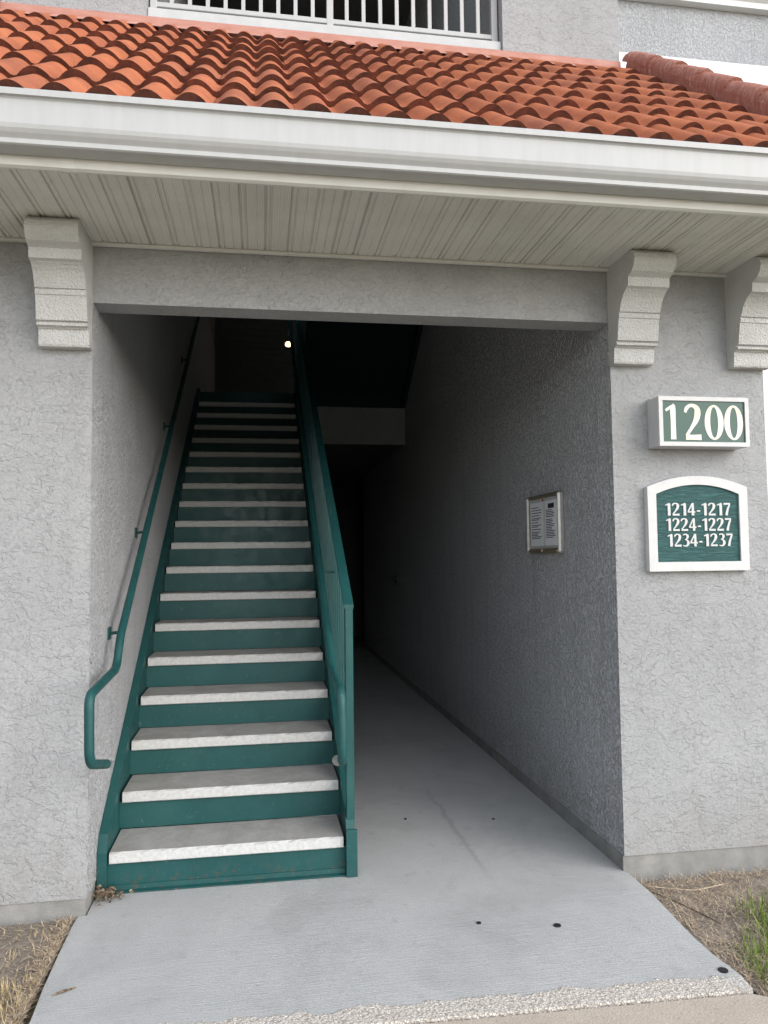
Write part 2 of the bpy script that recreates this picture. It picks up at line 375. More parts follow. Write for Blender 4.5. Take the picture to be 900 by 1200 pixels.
# ------------------------------------------------------------------ ground
b = MB(); b.add([(-300, -300, -0.06), (300, -300, -0.06), (300, 300, -0.06), (-300, 300, -0.06)], [(0, 1, 2, 3)])
b.build('ground', 'lawn', kind='structure')
def soil_sheet(name, x0, x1, y0, y1, nx, ny, base, amp, seed):
    from mathutils import noise as mn
    m = MB(); vs = []
    for j in range(ny + 1):
        for i in range(nx + 1):
            x, y = x0 + (x1 - x0) * i / nx, y0 + (y1 - y0) * j / ny
            e = min(1.0, min(i, nx - i, j, ny - j) / 2.0)
            vs.append((x, y, base + e * amp * (mn.noise(Vector((x * 5 + seed, y * 5, 0))) + 0.4 * mn.noise(Vector((x * 17, y * 17 + seed, 0))))))
    m.add(vs, [(j * (nx + 1) + i, j * (nx + 1) + i + 1, (j + 1) * (nx + 1) + i + 1, (j + 1) * (nx + 1) + i) for j in range(ny) for i in range(nx)], 0, True)
    return m.build(name, 'soil', kind='structure')
soil_sheet('soil', -2.6, -0.045, -2.6, -0.012, 60, 60, -0.010, 0.010, 3.1)
soil_sheet('soil', 2.412, 5.2, -2.6, -0.012, 60, 60, -0.045, 0.012, 9.4)

edge_r = [(W, 9.1), (W, 0.0), (2.401, -0.02), (2.399, -0.246), (2.384, -0.40), (2.375, -0.496), (2.366, -0.62), (2.364, -0.751), (2.374, -0.85), (2.378, -0.90), (2.366, -0.984)]
edge_l = [(-0.02, -0.915), (-0.016, -0.734), (-0.027, -0.553), (-0.034, -0.321), (-0.037, -0.083), (-0.034, 0.0), (0.0, 0.002), (0.0, 9.1)]
b = MB(); b.prism_z(edge_r + edge_l, -0.12, 0.0)
slab = b.build('walkway_slab', 'slab', kind='structure', origin=(1.2, 0, 0))
b = MB(); b.prism_z([(-2.2, -0.861), (2.352, -1.0), (2.40, -1.03), (2.42, -1.09), (2.42, -6.0), (-2.2, -6.0)], -0.12, -0.006)
b.build('sidewalk', 'sidewalk', kind='structure')
for (px, py, rr) in [(1.885, -0.441, 0.0155), (1.584, -0.363, 0.010), (2.335, -0.862, 0.018), (2.006, 0.806, 0.008), (1.522, 0.901, 0.009)]:
    m = MB(); n = 14
    ring = [(px + rr * math.cos(2 * math.pi * i / n) * random.uniform(.92, 1.05), py + rr * math.sin(2 * math.pi * i / n) * random.uniform(.9, 1.05)) for i in range(n)]
    m.prism_z(ring, -0.002, 0.004); m.build('plug', 'black_rubber', slab)
b = MB(); b.tube([(0.02, -0.60, .004), (0.05, -.585, .006), (0.085, -0.565, .004)], [.003, .005, .002], 6); b.build('twig', 'dead_leaf', label='tiny dry twig lying on the painted walkway', cat='twig')

# ------------------------------------------------------------------ the building
BLD = empty('apartment_building', (1.2, 1.5, 0), 'grey stucco apartment building entrance with red tile pent roof and open stairwell', 'building')
def roofz(y): return EZ + (y - EY) * math.tan(TH)
# side walls: front pier + passage wall in one piece (front face coarse stucco, passage face fine stucco)
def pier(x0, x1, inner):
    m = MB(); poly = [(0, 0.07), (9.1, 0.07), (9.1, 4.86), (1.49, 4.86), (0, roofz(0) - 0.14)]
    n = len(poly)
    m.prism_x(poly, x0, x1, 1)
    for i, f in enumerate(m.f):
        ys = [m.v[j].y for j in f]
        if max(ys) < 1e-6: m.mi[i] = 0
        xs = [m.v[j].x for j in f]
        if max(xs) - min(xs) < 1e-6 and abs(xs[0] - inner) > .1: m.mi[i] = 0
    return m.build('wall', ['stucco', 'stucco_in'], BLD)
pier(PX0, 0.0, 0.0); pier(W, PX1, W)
for x0, x1 in ((PX0 + .006, -0.006), (W - 0.004, PX1 - .006)):
    b = MB(); b.box(x0, x1, 0.006, 9.0, -0.14, 0.0705); b.build('plinth', 'plinth_concrete', BLD)
# header beam with a drip-edge soffit
b = MB(); b.box(0.0, W, 0.004, 0.145, ZH, 3.4)
for i, f in enumerate(b.f):
    if max(b.v[j].y for j in f) < .01: b.mi[i] = 0
b.build('header_beam', 'stucco', BLD)
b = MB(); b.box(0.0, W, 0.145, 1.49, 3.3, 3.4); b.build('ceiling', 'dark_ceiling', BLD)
# upper storey front
for x0, x1 in ((PX0 - 0.045, 0.0), (W, PX1 + 0.052)):
    m = MB(); m.box(x0, x1, 1.5, 9.1, 4.8605, ZT); m.build('upper_wall', 'stucco', BLD)
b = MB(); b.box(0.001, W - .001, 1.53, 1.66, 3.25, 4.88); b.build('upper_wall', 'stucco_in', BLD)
b = MB(); b.box(0.001, W - .001, 1.525, 1.68, 4.8802, 5.068, 0, 0.006); b.build('sill', 'sill_paint', BLD)
b = MB(); b.box(0.001, W - .001, 1.68, 2.8, 4.80, 5.0); b.build('landing_slab', 'slab_edge', BLD)
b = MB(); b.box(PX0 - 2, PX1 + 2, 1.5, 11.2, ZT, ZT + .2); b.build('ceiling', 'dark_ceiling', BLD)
# second-floor slab and the end of the passage
b = MB(); b.box(0.001, W - .001, 5.45, 9.1, 3.19, 3.37); b.box(-2.0, W + 2, 9.1, 11.0, 3.19, 3.37); b.build('floor_slab', 'slab_edge', BLD)
b = MB(); b.box(1.205, W - .001, 5.31, 5.36, 2.782, 3.208); b.build('landing_fascia', 'slab_edge', BLD)
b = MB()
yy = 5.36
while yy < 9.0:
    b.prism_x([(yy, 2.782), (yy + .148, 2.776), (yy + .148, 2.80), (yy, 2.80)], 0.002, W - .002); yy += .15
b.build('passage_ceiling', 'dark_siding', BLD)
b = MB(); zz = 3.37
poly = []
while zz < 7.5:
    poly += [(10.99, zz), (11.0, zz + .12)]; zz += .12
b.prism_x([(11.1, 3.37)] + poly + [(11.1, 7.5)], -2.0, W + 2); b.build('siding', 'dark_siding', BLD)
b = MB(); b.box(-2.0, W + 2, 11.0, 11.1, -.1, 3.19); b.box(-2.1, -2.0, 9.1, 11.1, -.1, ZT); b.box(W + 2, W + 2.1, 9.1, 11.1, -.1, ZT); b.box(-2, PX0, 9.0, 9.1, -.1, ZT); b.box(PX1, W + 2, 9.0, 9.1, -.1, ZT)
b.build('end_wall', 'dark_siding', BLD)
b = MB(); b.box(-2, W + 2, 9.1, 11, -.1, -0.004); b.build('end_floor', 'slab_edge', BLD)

# main block behind the entrance bay
for x0, x1 in ((-9, PX0 - .05), (PX1 + .055, 12)):
    m = MB(); m.box(x0, x1, 2.4, 2.6, -.1, 7.4); m.build('main_wall', 'stucco_pale', BLD)
    m = MB(); m.box(x0, x1, 2.36, 2.399, 5.49, 5.685, 0, .006); m.build('band_course', 'white_vinyl', BLD)
    m = MB(); m.prism_x([(2.399, 6.17), (2.33, 6.17), (2.33, 6.22), (2.22, 6.30), (2.22, 6.5), (2.399, 6.5)], x0, x1); m.build('cornice', 'white_vinyl', BLD)
    wx0, wx1 = (-3.2, -2.0) if x0 < 0 else (4.86, 6.06)
    m = MB()
    for q in ((wx0, wx0 + .12, 1.15, 3.2), (wx1 - .12, wx1, 1.15, 3.2), (wx0 + .12, wx1 - .12, 3.08, 3.2), (wx0 + .12, wx1 - .12, 1.15, 1.25), ((wx0 + wx1) / 2 - .03, (wx0 + wx1) / 2 + .03, 1.25, 3.08)):
        m.box(q[0], q[1], 2.355, 2.3985, q[2], q[3], 0, .004)
    wn_ = m.build('window', 'white_vinyl', BLD)
    for q0 in (wx0 + .12, (wx0 + wx1) / 2 + .03):
        m = MB(); m.box(q0, q0 + (wx1 - wx0) / 2 - .15, 2.385, 2.398, 1.25, 3.08); m.build('pane', 'dark_glass', wn_)

# corbels
prof = [(0, 2.863), (-.235, 2.863), (-.262, 2.856), (-.279, 2.838), (-.284, 2.814), (-.276, 2.787), (-.256, 2.764), (-.226, 2.753), (-.217, 2.749), (-.214, 2.708),
        (-.196, 2.703), (-.176, 2.692), (-.157, 2.675), (-.142, 2.653), (-.131, 2.630), (-.125, 2.616), (-.116, 2.614), (-.116, 2.610), (-.121, 2.608), (-.119, 2.590), (-.113, 2.588), (-.113, 2.583),
        (-.112, 2.580), (-.097, 2.488), (-.082, 2.484), (-.082, 2.479), (-.090, 2.477), (-.089, 2.468), (-.068, 2.465), (-.068, 2.461), (-.060, 2.459), (-.054, 2.396), (-.049, 2.388), (0, 2.388)]
lbl = []
for x0, x1 in ((-.815, -.61), (-.207, -.002), (2.387, 2.592), (3.012, 3.217)):
    m = MB(); m.prism_x(prof, x0, x1); m.build('corbel', 'corbel_foam', BLD)

# eave: soffit panels, wall trim, fascia, gutter
RX0, RX1 = -0.98, 3.40
sof = MB(); sof.box(RX0 + .02, RX1 - .02, -.655, -.003, ZS + .014, ZS + .02); sof = sof.build('soffit', 'soffit_trim', BLD)
def panel_profile():
    pts = []
    for s in range(3):
        a = s * .0995
        pts += [(a + .000, .008), (a + .004, .008), (a + .007, .001), (a + .017, .001), (a + .020, .006), (a + .024, .006), (a + .028, .000), (a + .058, .000), (a + .061, .003), (a + .065, .003), (a + .068, .000), (a + .0955, .000), (a + .0985, .008)]
    return pts
first = None
x = RX0 + 0.03
while x < RX1 - .3:
    w_ = Vector((x, -.33, ZS))
    if first is None:
        m = MB(); pp = panel_profile(); n = len(pp)
        vs = [(x + a, yy, ZS + h) for yy in (-.652, -.012) for a, h in pp]
        m.add(vs, [(i, i + 1, n + i + 1, n + i) for i in range(n - 1)])
        first = m.build('soffit_panel', 'soffit', sof, origin=w_, fixn=False)
    else: copy_to(first, w_, sof)
    x += .2985
b = MB(); b.prism_x([(-.024, ZS - .014), (-.003, ZS - .014), (-.003, ZS + .012), (-.018, ZS + .012), (-.018, ZS - .004), (-.024, ZS - .004)], RX0 + .02, RX1 - .02); b.build('wall_trim', 'soffit_trim', BLD)
b = MB(); b.prism_x([(-.640, ZS - .004), (-.662, ZS - .010), (-.676, ZS - .004), (-.680, ZS + .018), (-.680, 3.075), (-.652, 3.075), (-.652, ZS + .006), (-.640, ZS + .006)], RX0 + .01, RX1 - .01); b.build('fascia', 'soffit_trim', BLD)
gp = [(-.684, 2.892), (-.752, 2.892), (-.7585, 2.896), (-.7585, 2.912), (-.763, 2.917), (-.772, 2.926), (-.780, 2.938), (-.784, 2.952), (-.786, 3.034), (-.790, 3.040), (-.800, 3.042), (-.801, 3.062), (-.797, 3.066), (-.786, 3.064),
      (-.786, 3.056), (-.780, 3.03), (-.776, 2.955), (-.765, 2.93), (-.750, 2.905), (-.690, 2.900), (-.690, 3.07), (-.684, 3.07)]
b = MB(); b.prism_x([(-.6385, ZS - .0055), (-.662, ZS - .012), (-.678, ZS - .006), (-.682, ZS + .018), (-.682, ZS + .05), (-.679, ZS + .05), (-.679, ZS + .018), (-.66, ZS - .009), (-.6385, ZS - .003)], .03, .075); b.build('joint_cover', 'soffit_trim', BLD)
b = MB(); b.prism_x(gp, RX0, RX1); gut = b.build('gutter', 'white_metal', BLD)

# roof: deck, tiles, eave closure, flashing, rake tiles
def rp(x, v, n):       # roof point: x along the eave, v up the slope, n off the slope; (0,0) is the crest line of the first course
    return Vector((x, EY + v * CT - n * ST, EZ + v * ST + n * CT))
AMP, TK = 0.040, 0.026
def wave(u):           # u in waves; crest at 0; trough flatter than the crest
    q = abs((u + .5) % 1.0 - .5)
    return AMP * ((math.cos(math.pi / 2 * q / .43) ** 0.85 if q < .43 else 0.0) - 1)
b = MB(); LS = 2.84
vs = [rp(xx, vv, nn) for xx in (RX0 + .02, RX1 - .05) for vv, nn in ((0.0, -.10), (LS, -.10), (LS, -.16), (0.0, -.16))]
b.add(vs, [(0, 1, 2, 3), (7, 6, 5, 4), (0, 4, 5, 1), (1, 5, 6, 2), (2, 6, 7, 3), (3, 7, 4, 0)])
roof = b.build('roof', 'mortar', BLD)
protos = []
def tile_mesh(nw, seg=11):
    m = MB(); N = nw * seg; L = .415; vt, vb, vf, vl = [], [], [], []
    for i in range(N + 1):
        u = -0.5 + i / seg; h = wave(u); x = (u) * WV
        vt.append((x, 0.0, h)); vb.append((x, L, h - TK * L / EXP)); vf.append((x, 0.004, h - TK - .012)); 
    to = lambda p: Vector((p[0], p[1] * CT - p[2] * ST, p[1] * ST + p[2] * CT))
    n = N + 1
    m.add([to(p) for p in vt + vb], [(i, i + 1, n + i + 1, n + i) for i in range(N)], 0, True)
    m.add([to(p) for p in vt + vf], [(i, n + i, n + i + 1, i + 1) for i in range(N)], 1, False)
    m.add([to(p) for p in (vt[0], vb[0], (vb[0][0], vb[0][1], vb[0][2] - .02), vf[0])], [(0, 1, 2, 3)], 1)
    m.add([to(p) for p in (vt[-1], vb[-1], (vb[-1][0], vb[-1][1], vb[-1][2] - .02), vf[-1])], [(3, 2, 1, 0)], 1)
    return m
x_first = 1.2331 - 14 * WV      # a crest, first tile covers waves k, k+1
tile_src = {}
NW = int((RX1 - .055 - x_first) / WV + .5)          # whole waves along the eave
for row in range(8):
    j = 0
    while j < NW:
        nw = 1 if (j == 0 and row % 2) or j == NW - 1 else 2
        w_ = rp(x_first + j * WV, row * EXP, 0)
        if nw not in tile_src:
            m = tile_mesh(nw); m.v = [v + w_ for v in m.v]
            o = tile_src[nw] = m.build('roof_tile', ['tile', 'tile_edge'], roof, origin=w_, fixn=False)
        else: o = copy_to(tile_src[nw], w_, roof)
        if row or j: 
            o.location += Vector((random.uniform(-.002, .002), 0, 0)) + Vector((0, CT, ST)) * random.uniform(-.007, .007) + Vector((0, -ST, CT)) * random.uniform(-.0015, .0025)
            o.rotation_euler = (random.uniform(-.010, .010), random.uniform(-.014, .014), random.uniform(-.010, .010))
        j += nw
m = MB(); N = 8 * 28; vs = []
for i in range(N + 1):
    u = -0.5 + i / 8; xx = x_first + u * WV
    if xx > RX1 - .06: break
    vs.append((rp(xx, .012, wave(u) - .010), rp(xx, .012, -.075)))
n = len(vs)
m.add([a for a, _ in vs] + [c for _, c in vs], [(i, n + i, n + i + 1, i + 1) for i in range(n - 1)]); m.build('eave_closure', 'mortar', roof, fixn=False)
m = MB(); m.add([rp(PX0 - .1, 2.66, -.026), rp(PX1 + .06, 2.66, -.026), (PX1 + .06, 1.47, 4.918), (PX1 + .06, 1.498, 4.925), (PX1 + .06, 1.498, 4.985), (PX0 - .1, 1.498, 4.985), (PX0 - .1, 1.498, 4.925), (PX0 - .1, 1.47, 4.918)],
                [(0, 1, 2, 7), (7, 2, 3, 6), (6, 3, 4, 5)])
m.add([(.002, 1.524, 4.92), (W - .002, 1.524, 4.92), (W - .002, 1.524, 4.965), (.002, 1.524, 4.965)], [(0, 1, 2, 3)])
m.build('flashing', 'flashing', roof, fixn=False)
src = None
for side, xc in ((1, RX1 - .045), (-1, RX0 + .03)):
    for kx in range(8):
        w_ = rp(xc, kx * EXP - .0, .03)
        m = MB(); L = .42; seg = 10; vs = []
        for j, (vv, rr, off) in enumerate(((0, .070, .003), (L * .5, .068, -.002), (L, .064, -.011))):
            for i in range(seg + 1):
                t = math.pi * i / seg; jit = random.uniform(-.004, .004)
                vs.append(rp(xc + math.cos(t) * (rr + jit), kx * EXP + vv, .018 + off + math.sin(t) * (rr * 1.08 + jit)))
        n = seg + 1
        m.add(vs, [(j * n + i, (j + 1) * n + i, (j + 1) * n + i + 1, j * n + i + 1) for j in range(2) for i in range(seg)], 0, True)
        m.add([vs[i] for i in range(n)], [list(range(n))]); m.add([vs[2 * n + i] for i in range(n)], [list(range(n))[::-1]])
        m.build('rake_tile', 'rake', roof)
    m = MB(); m.box(xc - .05, xc + .05, 0, 0, 0, 0); m = MB()
    vs = [rp(a, vv, nn) for a in (xc - .07, xc + .07) for vv, nn in ((-.005, .03), (LS - .02, .03), (LS - .02, -.15), (-.005, -.15))]
    m.add(vs, [(0, 1, 2, 3), (7, 6, 5, 4), (0, 4, 5, 1), (1, 5, 6, 2), (2, 6, 7, 3), (3, 7, 4, 0)]); m.build('rake_board', 'rake', roof)

# balcony railing over the roof
rail = MB(); yr = 1.60
rail.box(0.02, W - .02, yr - .02, yr + .02, 5.115, 5.150, 0, .003)
rail.box(0.02, W - .02, yr - .025, yr + .025, 6.06, 6.10, 0, .003)
rail = rail.build('balcony_railing', 'white_metal', BLD)
bsrc = None
for i in range(21):
    xx = 1.1965 + (i - 10) * .1165
    if i in (0, 10, 20):
        m = MB(); m.box(xx - .022, xx + .022, yr - .022, yr + .022, 5.0685, 6.0595, 0, .002); m.box(xx - .035, xx + .035, yr - .035, yr + .035, 5.0684, 5.085); m.build('post', 'white_metal', rail)
    else:
        w_ = Vector((xx, yr, 5.151))
        if bsrc is None:
            m = MB(); m.box(xx - .0125, xx + .0125, yr - .0125, yr + .0125, 5.151, 6.059); bsrc = m.build('baluster', 'white_metal', rail, origin=w_)
        else: copy_to(bsrc, w_, rail)

# ------------------------------------------------------------------ staircase in the opening
ST_ = empty('staircase', (.6, Y1, 0), 'green steel staircase with pale concrete treads and picket railing', 'staircase')
NT = 18
SLP = R / G
def nose(y): return R + (y - Y1) * SLP
YE = Y1 + NT * G
def stringer(x0, x1, o):
    top, bot = .055, -.24
    poly = [(Y1 - .012, 0.0), (Y1 - .012, nose(Y1 - .012) + top - .045), (Y1 + .03, nose(Y1 + .03) + top), (YE + .1, nose(YE) + top), (YE + .1, nose(YE + .1) + bot), (Y1 + .30, 0.0)]
    m = MB(); m.prism_x(poly, x0, x1)
    return m.build('stringer', 'green', ST_)
stringer(0.002, 0.043, 0); stringer(1.112, 1.153, 0)
m = MB(); m.box(1.108, 1.160, Y1 - .03, Y1 - .0125, 0.002, 0.215, 0, .002); m.build('end_plate', 'green', ST_)
tsrc = rsrc = None
for i in range(NT):
    y0 = Y1 + i * G; z1 = (i + 1) * R
    w_ = Vector((.578, y0, z1))
    if tsrc is None:
        m = MB(); nx = 40
        random.seed(3)
        ring = []
        for k_ in range(nx + 1):
            xx = .055 + (1.101 - .055) * k_ / nx; j = lambda a: random.uniform(-a, a)
            ring.append([(xx, y0 + .004 + j(.001), z1 - .050), (xx, y0 + j(.0008), z1 - .046), (xx, y0 + j(.0014), z1 - .007 + j(.001)), (xx, y0 + .007 + j(.002), z1 + j(.0008)), (xx, y0 + .305, z1), (xx, y0 + .305, z1 - .05)])
        vs = [p for r_ in ring for p in r_]
        fs = [(k_ * 6 + q, k_ * 6 + (q + 1) % 6, (k_ + 1) * 6 + (q + 1) % 6, (k_ + 1) * 6 + q) for k_ in range(nx) for q in range(6)] + [list(range(6)), [nx * 6 + q for q in range(6)][::-1]]
        m.add(vs, fs); tsrc = m.build('tread', 'tread', ST_, origin=w_); o = tsrc
    else: o = copy_to(tsrc, w_, ST_)
    o.location.x += random.uniform(-.004, .004); o.location.y += random.uniform(-.003, .003); o.rotation_euler.z = random.uniform(-.0015, .0015) + (math.pi if False else 0)
    z0 = i * R
    m = MB(); m.box(.0435, 1.1115, y0 + .018, y0 + .024, z0 + (.002 if i else .003), z1 - .0505); m.build('riser', 'green', ST_)
m = MB(); m.box(.0435, 1.1115, YE + .018, YE + .05, NT * R + .002, NT * R + R - .01); m.build('riser', 'green', ST_)
m = MB(); m.prism_x([(Y1 - .012, .002), (Y1 + .0175, .002), (Y1 + .0175, .030), (Y1 + .012, .030), (Y1 + .010, .010), (Y1 - .012, .007)], .046, 1.1075); m.build('toe_angle', 'green', ST_)
# picket railing on the open side
cz = lambda y: 1.265 + (y - .265) * SLP
m = MB(); m.box(1.117, 1.155, .225, .262, .216, cz(.243) - .006, 0, .003); m.build('post', 'green', ST_)
m = MB(); ye = YE + .05
m.prism_x([(.222, cz(.225) - .008), (.222, cz(.225) + .012), (ye, cz(ye) + .018), (ye, cz(ye) - .012)], 1.113, 1.158); m.build('cap_rail', 'green', ST_)
m = MB(); m.prism_x([(.263, cz(.263) - .86), (.263, cz(.263) - .83), (ye, cz(ye) - .83), (ye, cz(ye) - .86)], 1.120, 1.150); m.build('bottom_rail', 'green', ST_)
psrc = None; yy = .36
while yy < ye - .1:
    w_ = Vector((1.135, yy, cz(yy) - .843))
    if psrc is None:
        m = MB(); m.box(1.1275, 1.1425, yy - .0075, yy + .0075, cz(yy) - .843, cz(yy) - .012); psrc = m.build('picket', 'green', ST_, origin=w_)
    else: copy_to(psrc, w_, ST_)
    yy += .112
for yy in (2.6, 4.95):
    m = MB(); m.box(1.119, 1.153, yy - .018, yy + .018, nose(yy) + .02, cz(yy) - .012); m.build('post', 'green', ST_)
hr = lambda y: .936 + .612 * y
path = [(1.05, -.10, .60), (1.045, -.31, .655), (1.042, -.30, .928), (1.042, .06, hr(.06) - .015), (1.042, .3, hr(.3)), (1.05, 5.3, hr(5.3))]
hro = MB(); hro.tube(fillet(path, .06), .0185, 14); hro = hro.build('handrail', 'green', ST_)
for yy in (.85, 2.6, 4.4):
    m = MB(); m.tube([(1.043, yy, hr(yy) - .01), (1.06, yy, hr(yy) - .055), (1.128, yy, hr(yy) - .06)], .007, 8); m.build('rail_bracket', 'green', hro)
m = MB(); m.tube([(1.043, -.27, .652), (1.03, -.22, .638)], .0215, 14); m.build('collar', 'aluminium', hro)
m = MB(); m.box(1.118, 1.2, 5.44, 5.52, 3.372, ZT - .002); m.build('column', 'green', ST_)
m = MB(); m.box(0.002, 1.2, YE + .051, YE + .12, 3.18, 3.385); m.build('landing_beam', 'green', ST_)

# upper flight, seen from below on the right
U = empty('staircase', (1.8, 5.42, 3.38), 'upper green staircase flight with shade painted in, seen from below above the passage', 'staircase')
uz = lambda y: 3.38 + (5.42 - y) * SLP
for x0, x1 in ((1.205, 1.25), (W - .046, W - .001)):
    m = MB(); m.prism_x([(5.44, 3.21), (5.44, 3.44), (2.80, uz(2.80) + .06), (2.80, uz(2.80) - .26), (5.28, 3.21)], x0, x1); m.build('stringer', 'shaded_green_steel', U)
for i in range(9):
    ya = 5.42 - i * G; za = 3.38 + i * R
    m = MB(); m.prism_x([(ya - .02, za - .085), (ya - .02, za - .06), (ya - G - .02, za + R - .075), (ya - G - .02, za + R - .10)], 1.251, W - .047); m.build('tread_pan', 'shaded_green_steel', U)
    m = MB(); m.box(1.251, W - .047, ya - .012, ya - .006, za + .002, za + R - .051); m.build('riser', 'shaded_green_steel', U)
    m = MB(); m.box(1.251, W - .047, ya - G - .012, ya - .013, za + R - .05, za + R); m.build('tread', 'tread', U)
m = MB(); m.box(1.251, W - .047, 5.30, 5.36, 3.209, 3.37); m.build('landing_beam', 'shaded_green_steel', U)
# third flight
U3 = empty('staircase', (.6, 2.8, 5.0), 'dark top staircase flight glimpsed behind the white balcony railing', 'staircase')
for x0, x1 in ((0.01, 0.05), (1.11, 1.15)):
    m = MB(); m.prism_x([(2.81, 4.98), (2.81, 5.25), (5.4, 5.25 + 2.59 * SLP), (5.4, 4.93 + 2.59 * SLP)], x0, x1); m.build('stringer', 'green', U3)
for i in range(9):
    ya = 2.83 + i * G; za = 5.0 + i * R
    m = MB(); m.box(.051, 1.109, ya, ya + .006, za + .002, za + R - .05); m.build('riser', 'green', U3)
    m = MB(); m.box(.051, 1.109, ya - .01, ya + G, za + R - .049, za + R); m.build('tread', 'tread', U3)

# ------------------------------------------------------------------ wall handrail on the left
H = empty('wall_handrail', (.07, .2, .6), 'green pipe handrail bracketed to the stucco wall beside the stairs', 'handrail')
lz = lambda y: .914 + .650 * y
path = [(.085, -.06, .632), (.072, -.325, .70), (.068, -.322, .958), (.070, .235, .985), (.070, .33, lz(.33) - .008), (.070, 5.25, lz(5.25))]
m = MB(); m.tube(fillet(path, .055), .0188, 16); m.build('rail', 'green', H)
m = MB(); m.tube([(.0855, -.055, .6308), (.088, -.035, .6255)], .0172, 16); m.build('pipe_end', 'aluminium', H)
for yy in (.42, 1.2, 2.5, 3.8):
    m = MB(); m.box(-.001, .008, yy - .028, yy + .028, lz(yy) - .088, lz(yy) - .03); m.tube([(.006, yy, lz(yy) - .06), (.055, yy, lz(yy) - .055), (.07, yy, lz(yy) - .008)], .0085, 8)
    m.build('bracket', 'green', H)

# ------------------------------------------------------------------ numerals
def cr(pts, n=8):
    """Catmull-Rom through (x, y, width)"""
    P = [pts[0]] + pts + [pts[-1]]; out = []
    for i in range(1, len(P) - 2):
        for k_ in range(n):
            t = k_ / n; out.append(tuple(0.5 * ((2 * P[i][a]) + (-P[i - 1][a] + P[i + 1][a]) * t + (2 * P[i - 1][a] - 5 * P[i][a] + 4 * P[i + 1][a] - P[i + 2][a]) * t * t + (-P[i - 1][a] + 3 * P[i][a] - 3 * P[i + 1][a] + P[i + 2][a]) * t ** 3) for a in range(3)))
    out.append(tuple(pts[-1])); return out
GL = {   # advance, list of strokes; digit box is 1 high
 '1': (.50, [[(.30, 1.0, .0), (.315, .93, .17), (.32, .5, .165), (.32, .06, .175), (.32, .0, .19)], [(.04, .82, .06), (.14, .87, .075), (.28, .945, .07)]]),
 '2': (.62, ['c', [(.05, .77, .07), (.09, .88, .10), (.20, .965, .085), (.33, .965, .095), (.44, .88, .15), (.455, .74, .175), (.40, .56, .15), (.28, .38, .10), (.16, .22, .085), (.085, .11, .09)], [(.05, .065, .13), (.30, .065, .125), (.56, .07, .145)]]),
 '3': (.56, ['c', [(.06, .90, .06), (.16, .965, .08), (.30, .955, .10), (.40, .84, .155), (.38, .69, .13), (.28, .575, .07), (.19, .545, .055)], [(.20, .535, .055), (.33, .50, .09), (.43, .37, .15), (.435, .22, .165), (.35, .08, .12), (.22, .03, .08), (.05, .07, .075)]]),
 '4': (.62, [[(.40, 1.0, .13), (.40, .5, .15), (.40, .0, .165)], [(.355, .95, .085), (.19, .62, .085), (.045, .325, .09)], [(.01, .29, .10), (.3, .29, .095), (.58, .29, .11)]]),
 '7': (.54, [[(.03, .93, .13), (.27, .935, .12), (.52, .94, .12)], [(.47, .885, .10), (.34, .55, .13), (.26, .25, .15), (.22, .0, .17)]]),
 '-': (.36, [[(.05, .36, .10), (.30, .36, .10)]]),
 '0': (.66, 'ring'),
}
def glyph(ch, x, z, h, ypl, depth, sx=1.0):
    m = MB(); adv, st = GL[ch]
    if st == 'ring':
        n = 40; cx, rx, ix, tz = .32, .315, .130, .058; vs = []
        for rr, rz in ((rx, .5), (ix, .5 - tz)):
            for i in range(n):
                a = 2 * math.pi * i / n; vs.append((x + (cx + rr * math.cos(a)) * h * sx, z + (.5 + rz * math.sin(a)) * h))
        F = [(p[0], ypl - depth, p[1]) for p in vs] + [(p[0], ypl, p[1]) for p in vs]
        fs = []
        for i in range(n):
            j = (i + 1) % n
            fs += [(i, j, n + j, n + i), (i, 2 * n + i, 2 * n + j, j), (n + i, n + j, 3 * n + j, 3 * n + i)]
        return m.add(F, fs)
    curved = st[0] == 'c'; strokes = st[1:] if curved else st
    for q, s_ in enumerate(strokes):
        p = cr(s_) if len(s_) > 2 else s_
        n = len(p); d = depth + q * .0004; A, B = [], []
        for i in range(n):
            a, b_ = p[max(i - 1, 0)], p[min(i + 1, n - 1)]
            tx, tz = b_[0] - a[0], b_[1] - a[1]; L = math.hypot(tx, tz) or 1
            nx, nz = -tz / L, tx / L; wd = max(p[i][2] * 1.14, .012) / 2
            A.append((x + (p[i][0] + nx * wd) * h * sx, z + (p[i][1] + nz * wd) * h)); B.append((x + (p[i][0] - nx * wd) * h * sx, z + (p[i][1] - nz * wd) * h))
        loop = A + B[::-1]
        F = [(u, ypl - d, w_) for u, w_ in loop] + [(u, ypl, w_) for u, w_ in loop]; N = len(loop)
        fs = [(i, i + 1, N - 2 - i, N - 1 - i) for i in range(n - 1)] + [(i, N + i, N + (i + 1) % N, (i + 1) % N) for i in range(N)]
        m.add(F, fs)
    return m

